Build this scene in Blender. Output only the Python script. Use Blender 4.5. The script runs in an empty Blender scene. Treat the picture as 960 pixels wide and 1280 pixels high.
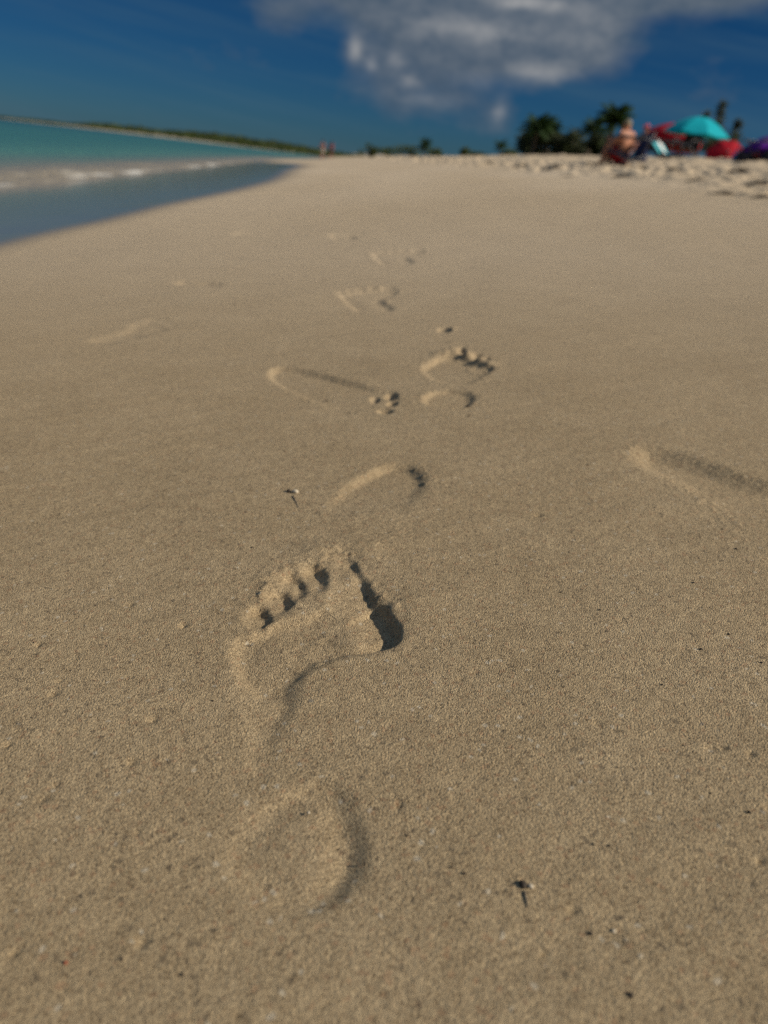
import bpy, bmesh, math, random
import numpy as np
from mathutils import Vector, Matrix
rnd = random.Random(11)
R = math.radians
sc = bpy.context.scene
col = sc.collection

# ------------------------------------------------------------------ camera
HC = 0.25
PITCH, ROLL, F = R(25.3), R(6.3), 924.0
cf = np.array([0, math.cos(PITCH), -math.sin(PITCH)])
cu0 = np.array([0, math.sin(PITCH), math.cos(PITCH)])
cr0 = np.array([1.0, 0, 0])
CR = cr0*math.cos(ROLL) + cu0*math.sin(ROLL)
CU = cu0*math.cos(ROLL) - cr0*math.sin(ROLL)
cam_d = bpy.data.cameras.new('camera')
cam = bpy.data.objects.new('camera', cam_d)
col.objects.link(cam)
m = Matrix(((CR[0], CU[0], -cf[0], 0), (CR[1], CU[1], -cf[1], 0), (CR[2], CU[2], -cf[2], HC), (0, 0, 0, 1)))
cam.matrix_world = m
cam_d.sensor_fit = 'VERTICAL'
cam_d.sensor_height = 36
cam_d.sensor_width = 36
cam_d.lens = 26
cam_d.clip_start = 0.01
cam_d.clip_end = 30000
cam_d.dof.use_dof = True
cam_d.dof.focus_distance = 0.425
cam_d.dof.aperture_fstop = 6.6
sc.camera = cam

SL, QL = 0.11, 0.0125            # beach slope across and along
ZW = -0.34                       # still water level


def ray(px, py):
    return cf + CR*(px-480)/F - CU*(py-640)/F


def gnd(px, py):                 # where a sight line meets the beach plane
    d = ray(px, py)
    t = HC/(SL*d[0]+QL*d[1]-d[2])
    return t*d[0], t*d[1]


def at(px, py, D):               # the point on a sight line D metres ahead
    d = ray(px, py)
    t = D/d[1]
    return Vector((t*d[0], D, HC+t*d[2]))


# ------------------------------------------------------------------ noise
def h2(ix, iy, seed):
    n = (ix.astype(np.int64)*374761393 + iy.astype(np.int64)*668265263 + seed*1442695041) & 0xffffffff
    n = ((n ^ (n >> 13))*1274126177) & 0xffffffff
    n = (n ^ (n >> 16)) & 0xffffffff
    return n.astype(np.float64)/4294967295.0


def vnoise(x, y, seed=0):        # gradient noise, about -0.7..0.7
    x0 = np.floor(x); y0 = np.floor(y)
    fx = x-x0; fy = y-y0
    u = fx*fx*fx*(fx*(fx*6-15)+10); v = fy*fy*fy*(fy*(fy*6-15)+10)

    def g(ix, iy, dx, dy):
        a = h2(ix, iy, seed)*6.2831853
        return np.cos(a)*dx+np.sin(a)*dy
    a = g(x0, y0, fx, fy); b = g(x0+1, y0, fx-1, fy)
    c = g(x0, y0+1, fx, fy-1); d = g(x0+1, y0+1, fx-1, fy-1)
    return (a*(1-u)+b*u)*(1-v) + (c*(1-u)+d*u)*v


def fbm(x, y, octv=4, seed=0, gain=.5):
    s = 0; a = 1; f = 1
    for i in range(octv):
        s = s + a*vnoise(x*f+17.3*i, y*f-9.1*i, seed+i)
        a *= gain; f *= 2.03
    return s


def sst(a, b, x):
    t = np.clip((x-a)/(b-a), 0, 1)
    return t*t*(3-2*t)


# ------------------------------------------------------------------ node helper
class N:
    def __init__(s, name, world=False):
        if world:
            s.m = bpy.data.worlds.new(name)
        else:
            s.m = bpy.data.materials.new(name)
        s.m.use_nodes = True
        s.t = s.m.node_tree
        s.t.nodes.clear()

    def n(s, typ, ins=None, **kw):
        nd = s.t.nodes.new(typ)
        for k, v in kw.items():
            setattr(nd, k, v)
        for k, v in (ins or {}).items():
            s.set(nd.inputs[k], v)
        return nd

    def set(s, sock, v):
        if isinstance(v, bpy.types.NodeSocket):
            s.t.links.new(v, sock)
        else:
            if isinstance(v, (tuple, list)) and len(v) == 3 and sock.type == 'RGBA':
                v = (*v, 1)
            sock.default_value = v

    def M(s, op, a, b=0.0, c=0.0, clamp=False):
        nd = s.n('ShaderNodeMath', operation=op, use_clamp=clamp)
        s.set(nd.inputs[0], a); s.set(nd.inputs[1], b); s.set(nd.inputs[2], c)
        return nd.outputs[0]

    def mix(s, f, a, b, blend='MIX'):
        nd = s.n('ShaderNodeMix', data_type='RGBA', blend_type=blend)
        s.set(nd.inputs[0], f); s.set(nd.inputs[6], a); s.set(nd.inputs[7], b)
        return nd.outputs[2]

    def ramp(s, f, stops, interp='LINEAR'):
        nd = s.n('ShaderNodeValToRGB')
        nd.color_ramp.interpolation = interp
        e = nd.color_ramp.elements
        while len(e) > 1:
            e.remove(e[-1])
        for i, (p, c) in enumerate(stops):
            q = e[0] if i == 0 else e.new(p)
            q.position = p
            q.color = (*c, 1) if len(c) == 3 else c
        s.set(nd.inputs[0], f)
        return nd.outputs[0]

    def noise(s, vec, scale, detail=2, rough=.5):
        nd = s.n('ShaderNodeTexNoise', {'Vector': vec, 'Scale': scale, 'Detail': detail, 'Roughness': rough})
        return nd.outputs[0]

    def out(s, sh):
        o = s.n('ShaderNodeOutputMaterial')
        s.t.links.new(sh, o.inputs[0])
        return s.m


def simple(name, c, rough=.7, var=.12, scale=8.0, spec=.3, sheen=0, trans=0):
    g = N(name)
    co = g.n('ShaderNodeTexCoord').outputs['Object']
    f = g.noise(co, scale, 4)
    a = tuple(max(0, x*(1-var)) for x in c); b = tuple(min(1, x*(1+var)) for x in c)
    cc = g.ramp(f, [(.3, a), (.7, b)])
    p = g.n('ShaderNodeBsdfPrincipled', {'Base Color': cc, 'Roughness': rough, 'Specular IOR Level': spec, 'Sheen Weight': sheen})
    sh = p.outputs[0]
    if trans:
        tr = g.n('ShaderNodeBsdfTranslucent', {'Color': cc})
        mx = g.n('ShaderNodeMixShader', {0: trans, 1: sh, 2: tr.outputs[0]})
        sh = mx.outputs[0]
    return g.out(sh)


# ------------------------------------------------------------------ object helpers
def tag(o, label=None, cat=None, group=None, kind=None):
    if label: o['label'] = label
    if cat: o['category'] = cat
    if group: o['group'] = group
    if kind: o['kind'] = kind
    return o


def empty(name, loc, rz=0, **kw):
    o = bpy.data.objects.new(name, None)
    o.empty_display_size = .1
    col.objects.link(o)
    o.location = loc
    o.rotation_euler = (0, 0, rz)
    return tag(o, **kw)


class MB:
    """collects simple solids into one mesh"""
    def __init__(s):
        s.bm = bmesh.new()

    def box(s, c, size, rot=None, bev=0):
        r = bmesh.ops.create_cube(s.bm, size=1)
        vs = r['verts']
        mt = Matrix.Translation(c) @ (rot.to_4x4() if rot else Matrix()) @ Matrix.Diagonal((*size, 1))
        bmesh.ops.transform(s.bm, matrix=mt, verts=vs)
        if bev:
            es = list({e for v in vs for e in v.link_edges})
            bmesh.ops.bevel(s.bm, geom=es, offset=bev, segments=2, affect='EDGES', profile=.5)
        return s

    def tube(s, pts, rad, n=8, cap=True):
        pts = [Vector(p) for p in pts]
        rads = rad if isinstance(rad, (list, tuple)) else [rad]*len(pts)
        rings = []
        for i, p in enumerate(pts):
            d = (pts[min(i+1, len(pts)-1)]-pts[max(i-1, 0)]).normalized()
            a = d.orthogonal().normalized() if i == 0 else (rings_a - d*rings_a.dot(d)).normalized()
            rings_a = a
            b = d.cross(a)
            rings.append([s.bm.verts.new(p+(a*math.cos(t*2*math.pi/n)+b*math.sin(t*2*math.pi/n))*rads[i]) for t in range(n)])
        for r0, r1 in zip(rings, rings[1:]):
            for k in range(n):
                s.bm.faces.new((r0[k], r0[(k+1) % n], r1[(k+1) % n], r1[k]))
        if cap:
            s.bm.faces.new(rings[0][::-1]); s.bm.faces.new(rings[-1])
        return s

    def ball(s, c, r, sub=2, sc_=(1, 1, 1), rot=None, jit=0):
        q = bmesh.ops.create_icosphere(s.bm, subdivisions=sub, radius=r)
        for v in q['verts']:
            if jit: v.co *= 1+rnd.uniform(-jit, jit)
        mt = Matrix.Translation(c) @ (rot.to_4x4() if rot else Matrix()) @ Matrix.Diagonal((*sc_, 1))
        bmesh.ops.transform(s.bm, matrix=mt, verts=q['verts'])
        return s

    def quad(s, a, b, c, d):
        s.bm.faces.new([s.bm.verts.new(p) for p in (a, b, c, d)])
        return s

    def tri(s, a, b, c):
        s.bm.faces.new([s.bm.verts.new(p) for p in (a, b, c)])
        return s

    def sheet(s, rows, th):
        """a grid of points thickened into a cloth of thickness th"""
        v0 = [[s.bm.verts.new(p) for p in r] for r in rows]
        fs = []
        for a, b in zip(v0, v0[1:]):
            for k in range(len(a)-1):
                fs.append(s.bm.faces.new((a[k], a[k+1], b[k+1], b[k])))
        bmesh.ops.recalc_face_normals(s.bm, faces=fs)
        bmesh.ops.solidify(s.bm, geom=fs, thickness=th)
        return s

    def build(s, name, mat, parent=None, smooth=True, loc=None):
        me = bpy.data.meshes.new(name)
        s.bm.to_mesh(me); s.bm.free()
        if smooth:
            me.polygons.foreach_set('use_smooth', [True]*len(me.polygons))
        me.materials.append(mat)
        o = bpy.data.objects.new(name, me)
        col.objects.link(o)
        if parent: o.parent = parent
        if loc is not None: o.location = loc
        return o


def mesh_np(name, co, quads, mat, parent=None, smooth=True):
    me = bpy.data.meshes.new(name)
    me.vertices.add(len(co))
    me.vertices.foreach_set('co', np.ascontiguousarray(co, dtype=np.float32).ravel())
    k = quads.shape[1]
    me.loops.add(quads.size)
    me.loops.foreach_set('vertex_index', np.ascontiguousarray(quads, dtype=np.int32).ravel())
    me.polygons.add(len(quads))
    me.polygons.foreach_set('loop_start', np.arange(0, quads.size, k, dtype=np.int32))
    if smooth:
        me.polygons.foreach_set('use_smooth', np.ones(len(quads), dtype=bool))
    me.update(calc_edges=True)
    me.materials.append(mat)
    o = bpy.data.objects.new(name, me)
    col.objects.link(o)
    if parent: o.parent = parent
    return o


def fattr(o, name, val):
    a = o.data.attributes.new(name, 'FLOAT', 'POINT')
    a.data.foreach_set('value', np.ascontiguousarray(val, dtype=np.float32))


def copy_tree(o, parent=None):
    c = o.copy(); col.objects.link(c)
    if parent: c.parent = parent
    for ch in list(o.children):
        copy_tree(ch, c)
    return c


# ------------------------------------------------------------------ materials
def sand_material():
    g = N('beach_sand')
    pos = g.n('ShaderNodeNewGeometry').outputs['Position']
    wet = g.n('ShaderNodeAttribute', attribute_name='wet').outputs['Fac']
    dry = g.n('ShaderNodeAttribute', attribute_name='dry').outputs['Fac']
    vor = g.n('ShaderNodeTexVoronoi', {'Vector': pos, 'Scale': 1400.0})
    vc = g.n('ShaderNodeSeparateColor', {0: vor.outputs['Color']})
    vor2 = g.n('ShaderNodeTexVoronoi', {'Vector': pos, 'Scale': 520.0})
    vc2 = g.n('ShaderNodeSeparateColor', {0: vor2.outputs['Color']})
    big = g.noise(pos, 9.0, 5, .55)
    mid = g.noise(pos, 90.0, 3, .6)
    base = g.ramp(big, [(.25, (.400, .294, .166)), (.75, (.472, .354, .208))])
    grain = g.ramp(vc.outputs[0], [(0, (.45, .41, .38)), (.2, (.84, .82, .80)), (.5, (1, 1, 1)), (.85, (1.12, 1.1, 1.06)), (1, (1.45, 1.45, 1.42))])
    c = g.mix(1.0, base, grain, 'MULTIPLY')
    # rusty and pale shell grains
    red = g.M('GREATER_THAN', vc2.outputs[0], .955)
    c = g.mix(g.M('MULTIPLY', red, .35), c, (.36, .19, .10))
    wht = g.M('LESS_THAN', vc2.outputs[1], .008)
    c = g.mix(g.M('MULTIPLY', wht, .5), c, (.66, .57, .42))
    drk = g.M('LESS_THAN', vc2.outputs[2], .02)
    c = g.mix(g.M('MULTIPLY', drk, .5), c, (.09, .07, .05))
    midc = g.ramp(mid, [(.3, (.90, .89, .88)), (.7, (1.08, 1.08, 1.08))])
    c = g.mix(1.0, c, midc, 'MULTIPLY')
    c = g.mix(g.M('MULTIPLY', dry, .5), c, (.72, .58, .415))  # pale dry tone, also painting the lighter grazing view far off
    wetc = g.mix(1.0, c, (.56, .60, .66), 'MULTIPLY')
    c = g.mix(wet, c, wetc)
    hgt = g.M('ADD', g.M('MULTIPLY', g.noise(pos, 900.0, 2, .6), 1.0), g.M('MULTIPLY', vor.outputs['Distance'], -.75))
    hgt = g.M('ADD', hgt, g.M('MULTIPLY', g.noise(pos, 260.0, 2, .5), .6))
    bump = g.n('ShaderNodeBump', {'Height': hgt, 'Strength': g.M('SUBTRACT', 1.0, g.M('MULTIPLY', wet, .985)), 'Distance': .00088})
    rough = g.M('SUBTRACT', .9, g.M('MULTIPLY', wet, .82))
    spec = g.M('ADD', .18, g.M('MULTIPLY', wet, .55))
    p = g.n('ShaderNodeBsdfPrincipled', {'Base Color': c, 'Roughness': rough, 'Normal': bump.outputs[0], 'Specular IOR Level': spec})
    return g.out(p.outputs[0])


def water_material():
    g = N('sea_water')
    pos = g.n('ShaderNodeNewGeometry').outputs['Position']
    dep = g.n('ShaderNodeAttribute', attribute_name='depth').outputs['Fac']
    foam = g.n('ShaderNodeAttribute', attribute_name='foam').outputs['Fac']
    pn = g.noise(pos, .12, 4, .6)
    d2 = g.M('ADD', dep, g.M('MULTIPLY', g.M('SUBTRACT', pn, .5), g.M('MULTIPLY', dep, 1.1)))
    lg = g.M('DIVIDE', g.M('LOGARITHM', g.M('ADD', g.M('MAXIMUM', d2, 0), .05), 2.718), 5.5)
    lg = g.M('ADD', lg, .545, clamp=True)     # .05 m -> 0, 12 m -> 1
    c = g.ramp(lg, [(0, (.36, .29, .19)), (.20, (.30, .25, .17)), (.29, (.15, .20, .15)), (.38, (.080, .205, .155)), (.58, (.040, .155, .128)), (.76, (.014, .08, .085)), (.9, (.006, .035, .065))])
    fn = g.noise(pos, 4.5, 6, .65)
    fm = g.M('MULTIPLY', g.M('SUBTRACT', g.M('ADD', g.M('MULTIPLY', foam, 1.35), g.M('MULTIPLY', fn, .55)), .86), 3.0, clamp=True)
    c = g.mix(fm, c, (.72, .68, .60))
    n1 = g.n('ShaderNodeTexNoise', {'Vector': pos, 'Scale': 5.0, 'Detail': 5.0, 'Roughness': .6}).outputs[0]
    bump = g.n('ShaderNodeBump', {'Height': n1, 'Strength': .8, 'Distance': .12})
    p = g.n('ShaderNodeBsdfPrincipled', {'Base Color': c, 'Roughness': g.M('ADD', .22, g.M('MULTIPLY', fm, .6)), 'Normal': bump.outputs[0], 'Specular IOR Level': .22, 'IOR': 1.33})
    return g.out(p.outputs[0])


SAND = sand_material()
WATER = water_material()

# ------------------------------------------------------------------ footprints
def smooth_poly(pts, n=6):
    P = [np.array(p, float) for p in pts]
    out = []
    for i in range(len(P)):
        a, b, c, d = P[i-1], P[i], P[(i+1) % len(P)], P[(i+2) % len(P)]
        for k in range(n):
            t = k/n
            out.append(.5*((2*b)+(c-a)*t+(2*a-5*b+4*c-d)*t*t+(3*b-a-3*c+d)*t**3))
    return np.array(out)


def sdf(poly, x, y):             # positive inside, metres
    d2 = np.full(x.shape, 1e9)
    ins = np.zeros(x.shape, bool)
    n = len(poly)
    for i in range(n):
        ax, ay = poly[i]; bx, by = poly[(i+1) % n]
        ex, ey = bx-ax, by-ay
        wx, wy = x-ax, y-ay
        t = np.clip((wx*ex+wy*ey)/(ex*ex+ey*ey+1e-16), 0, 1)
        d2 = np.minimum(d2, (wx-ex*t)**2+(wy-ey*t)**2)
        if ay != by:
            cr = ((ay > y) != (by > y)) & (x < ex*(y-ay)/ey+ax)
            ins ^= cr
    d = np.sqrt(d2)
    return np.where(ins, d, -d)


def pxpoly(pts):
    return smooth_poly([gnd(*p) for p in pts])


def pxell(cx, cy, rx, ry, tilt=0, n=20):
    out = []
    for k in range(n):
        a = 2*math.pi*k/n
        u, v = rx*math.cos(a), ry*math.sin(a)
        out.append(gnd(cx+u*math.cos(tilt)-v*math.sin(tilt), cy+u*math.sin(tilt)+v*math.cos(tilt)))
    return np.array(out)


# a bare sole, heel at (0,0) and toes towards +y, about one unit long, big toe at +x
SOLE = [(-.11, .05), (-.05, -.0), (.05, .0), (.11, .06), (.115, .18), (.075, .32), (.07, .45), (.13, .58), (.185, .70), (.16, .79),
        (.05, .81), (-.08, .77), (-.19, .68), (-.21, .58), (-.185, .44), (-.155, .28), (-.125, .15)]
TOES = [(.125, .89, .062, .085), (.02, .89, .04, .055), (-.065, .855, .036, .048), (-.135, .80, .034, .042), (-.195, .735, .032, .038)]


def foot_polys(heel, toe, mirror=1, width=1.0):
    hx, hy = gnd(*heel); tx, ty = gnd(*toe)
    ux, uy = tx-hx, ty-hy
    L = math.hypot(ux, uy); ux /= L; uy /= L
    vx, vy = uy*mirror, -ux*mirror

    def tr(a, b):
        a *= width
        return (hx+(a*vx+b*ux)*L, hy+(a*vy+b*uy)*L)
    sole = smooth_poly([tr(*p) for p in SOLE], 3)
    toes = []
    for cx, cy, rx, ry in TOES:
        toes.append(np.array([tr(cx+rx*math.cos(t), cy+ry*math.sin(t)) for t in np.linspace(0, 2*math.pi, 14, endpoint=False)]))
    return sole, toes, L


# each pit: outline, depth, soft edge, rim height, rim width, dome
FOOT = []


def pit(poly, depth, w=.002, rim=.0, rw=.004, dome=None, grad=None):
    return dict(poly=poly, depth=depth, w=w, rim=rim, rw=rw, dome=dome, grad=grad)


main = [
    # ball of the foot
    pit(pxpoly([(295, 803), (313, 794), (345, 782), (388, 767), (402, 762), (420, 765), (440, 764), (466, 750), (482, 764), (495, 780), (496, 797), (478, 809), (440, 818), (402, 828), (373, 847),
                (362, 868), (330, 872), (303, 850), (295, 825)]), .0038, .0042, .0004, .004),
    # right side of the ball, pressed deepest, with a crisp wall
    pit(pxpoly([(410, 790), (432, 774), (464, 755), (478, 756), (489, 768), (498, 783), (497, 798), (479, 808), (440, 817), (405, 826), (390, 808)]), .0072, .0013, .0006, .003, grad=(402, 800, 474, 784)),
    # big toe
    pit(pxpoly([(409, 710), (422, 694), (438, 698), (450, 716), (460, 734), (471, 754), (474, 785), (440, 800), (412, 780), (408, 748)]), .0060, .0020, .0004, .003, grad=(406, 742, 466, 744)),
    pit(pxell(322, 773, 17, 15, -.5), .0054, .0033, .0, .003, grad=(298, 780, 331, 768)),
    pit(pxell(347, 753, 18, 15, -.5), .0054, .0033, .0, .003, grad=(321, 760, 356, 748)),
    pit(pxell(365, 733, 18, 18, -.5), .0054, .0033, .0, .003, grad=(340, 740, 374, 728)),
    pit(pxell(391, 724, 18, 17, -.5), .0054, .0033, .0, .003, grad=(366, 730, 400, 719)),
    # outer edge of the midfoot
    pit(pxpoly([(298, 838), (335, 856), (374, 846), (368, 876), (356, 900), (342, 928), (324, 972), (310, 955), (302, 900), (296, 865)]), .0024, .0045, .0003, .003, grad=(285, 882, 350, 868)),
    # heel, with its floor bulging in the middle
    pit(pxpoly([(298, 1034), (330, 1002), (385, 978), (424, 984), (442, 1010), (452, 1055), (446, 1090), (416, 1126), (370, 1142), (322, 1124), (292, 1090), (284, 1055)]), .0036, .0045, .0001, .005, dome=(.003, .020, .72), grad=(225, 1060, 440, 1050)),
]
FOOT.append(dict(pits=main, label='deep crisp bare footprint nearest the camera, with five toe marks', crumb=.55))


def add_foot(heel, toe, mirror, depth, label, width=1.0, w=.003, crumb=.6, rim=.001, toes=1.0):
    sole, tz, L = foot_polys(heel, toe, mirror, width)
    ps = [pit(sole, depth, w, rim, .006, dome=(.004, .03, .25))]
    if toes:
        ps += [pit(t, depth*toes, w*.7, rim*.6, .003) for t in tz]
    FOOT.append(dict(pits=ps, label=label, crumb=crumb))


FOOT.append(dict(pits=[pit(pxpoly([(408, 640), (432, 612), (456, 596), (486, 582), (513, 583), (529, 596), (527, 612), (508, 640), (475, 672), (430, 686), (405, 668)]), .0050, .0050, .0002, .004, grad=(500, 645, 490, 596))],
                 label='shallow footprint just beyond the toes of the nearest crisp footprint', crumb=.3))
FOOT.append(dict(pits=[pit(pxpoly([(336, 466), (350, 457), (385, 461), (430, 473), (468, 484), (492, 488), (497, 503), (472, 518), (430, 512), (385, 496), (350, 479)]), .0052, .0058, .0002, .004, grad=(418, 516, 433, 474)),
                       pit(pxell(469, 497, 7, 5), .0055, .0025, .0006, .003), pit(pxell(489, 493, 8, 5), .0060, .0025, .0006, .003), pit(pxell(490, 503, 7, 3), .0050, .0025, .0006, .003), pit(pxell(481, 513, 10, 3), .0045, .0025, .0006, .003)],
                 label='long narrow footprint pointing right, with kicked toe holes at its right end', crumb=.3))
FOOT.append(dict(pits=[pit(pxpoly([(529, 497), (545, 488), (570, 487), (588, 491), (592, 500), (580, 508), (555, 509), (536, 505)]), .0048, .0045, .0004, .005),
                       pit(pxpoly([(528, 459), (540, 450), (556, 443), (580, 444), (606, 457), (612, 464), (590, 476), (560, 478), (538, 470)]), .0062, .0045, .0008, .006, grad=(575, 490, 560, 452)),
                       pit(pxell(577, 439, 5, 6), .0060, .003, .001, .004), pit(pxell(596, 445, 7, 4), .0055, .003, .001, .004), pit(pxell(604, 459, 13, 4, .1), .0050, .003, .001, .004),
                       pit(pxell(607, 448, 5, 3), .0055, .003, .001, .004), pit(pxell(556, 411, 9, 3), .0060, .003, .001, .005)],
                 label='broken footprint with a raised sandy ridge and scattered clods at its toes', crumb=.55))
FOOT.append(dict(pits=[pit(pxpoly([(796, 567), (806, 559), (830, 561), (870, 572), (910, 587), (960, 603), (1000, 618), (1000, 700), (930, 655), (870, 612), (830, 593), (806, 581)]), .0072, .0120, .0001, .006, grad=(878, 640, 908, 592))],
                 label='footprint cut off by the right edge of the photo', crumb=.4))
add_foot((468, 388), (462, 358), 1, .0052, 'small distant footprint beyond the broken one, in the middle of the sand', 1.1, .007, .8, .0018, .8)
add_foot((495, 331), (502, 312), 1, .0056, 'farthest clear footprint on the smooth sand', 1.1, .008, .8, .0025, .7)
add_foot((222, 354), (282, 357), 1, .011, 'lone distant footprint on the left with a raised lit edge', .9, .008, .8, .003, 1)
add_foot((122, 430), (215, 400), -1, .0036, 'faint washed-out footprint nearest the left edge', 1.0, .009, .4, .0004, .7)
add_foot((432, 300), (436, 290), 1, .007, 'tiny blurred footprint far along the sand, left of the farthest clear one', 1.1, .009, .6, .003, 0)
add_foot((292, 293), (322, 288), 1, .006, 'blurred footprint far off, close to the wet sand', 1.0, .009, .6, .003, 0)
add_foot((82, 328), (110, 323), 1, .006, 'blurred footprint at far left beside the wet edge', 1.0, .009, .6, .003, 0)


# ------------------------------------------------------------------ ground height
def bay(y):                      # the beach swings left far ahead
    t = np.maximum(y-70, 0)
    return t*t/(t+90)*.16


XW_Y = [-3, 2, 4, 5.5, 7.7, 10, 12.5, 15.2, 18, 22, 26, 31, 40]
XW_X = [-1.15, -1.25, -1.33, -1.33, -1.41, -1.62, -1.95, -2.30, -2.55, -3.05, -4.0, -5.7, -7.7]


def ground_base(x, y):
    x = np.asarray(x, float); y = np.asarray(y, float)
    xx = x+bay(y)
    lin = SL*xx+QL*(np.minimum(y, 50)+.4*np.clip(y-50, 0, 60))
    edge = 2.0+.35*np.sin(y*.7)*sst(3, 9, y)
    rise = .10*sst(edge, edge+4.5, xx)-.028*np.maximum(xx-3.2, 0)
    z = lin+rise
    cap = 2.2
    k = .5
    z = np.where(z > cap-k, cap-k+k*(1-np.exp(-(z-(cap-k))/k)), z)     # a soft plateau
    z = np.where(z < ZW-1.0, ZW-1.0+(z-(ZW-1.0))*.18, z)
    return np.maximum(z, -9.0)


def trample(x, y):
    xx = x+bay(y)
    wob = .45*vnoise(x*.5, y*.35, 5)
    return sst(1.55+wob, 2.7+wob, xx+.13*np.clip(y-8, 0, 40))*sst(.8, 3.2, y)


def ground_height(x, y):
    z = ground_base(x, y)
    tr = trample(x, y)
    d1 = vnoise(x*2.6, y*2.6, 21); d2 = vnoise(x*1.1, y*1.1, 22); d3 = vnoise(x*6.3, y*6.3, 23)
    d4 = vnoise(x*9.7+3, y*6.1, 24)
    d5 = vnoise(x*4.3+9, y*3.3, 25)
    bump = -np.abs(d1)*.09+.05*d2+.05*d3-np.maximum(d4-.08, 0)*.12-np.maximum(d5-.15, 0)*.16
    z = z+tr*(bump+.035)*np.clip(.85+y*.03, .9, 1.7)*np.clip(1.4-y/140, .3, 1)
    # long soft swells on the smooth sand
    z = z+(1-tr)*(.010*vnoise(x*.9, y*.55, 31)+.0035*vnoise(x*3.1, y*2.4, 32)+.0009*vnoise(x*11+y*4, y*13, 33)+.0007*vnoise((-.45*x+.9*y)*46, (.9*x+.45*y)*6, 34))*sst(-2.2, -.9, x+.12*np.maximum(y-6, 0))
    return z


def axis(lo_far, lo, hi, hi_far, step, gl, gh):
    mid = np.arange(lo, hi, step)

    def grow(start, end, g):
        out = []; p = 0.0; s = step
        L = abs(end-start)
        while p < L:
            gg = g if p < 45 else .07
            s = step+gg*p if p < 45 else s*1.07
            p += s
            out.append(p)
        return np.array(out)
    a = lo-grow(lo, lo_far, gl)[::-1]
    b = mid[-1]+grow(hi, hi_far, gh)
    return np.concatenate([a, mid, b])


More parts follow.
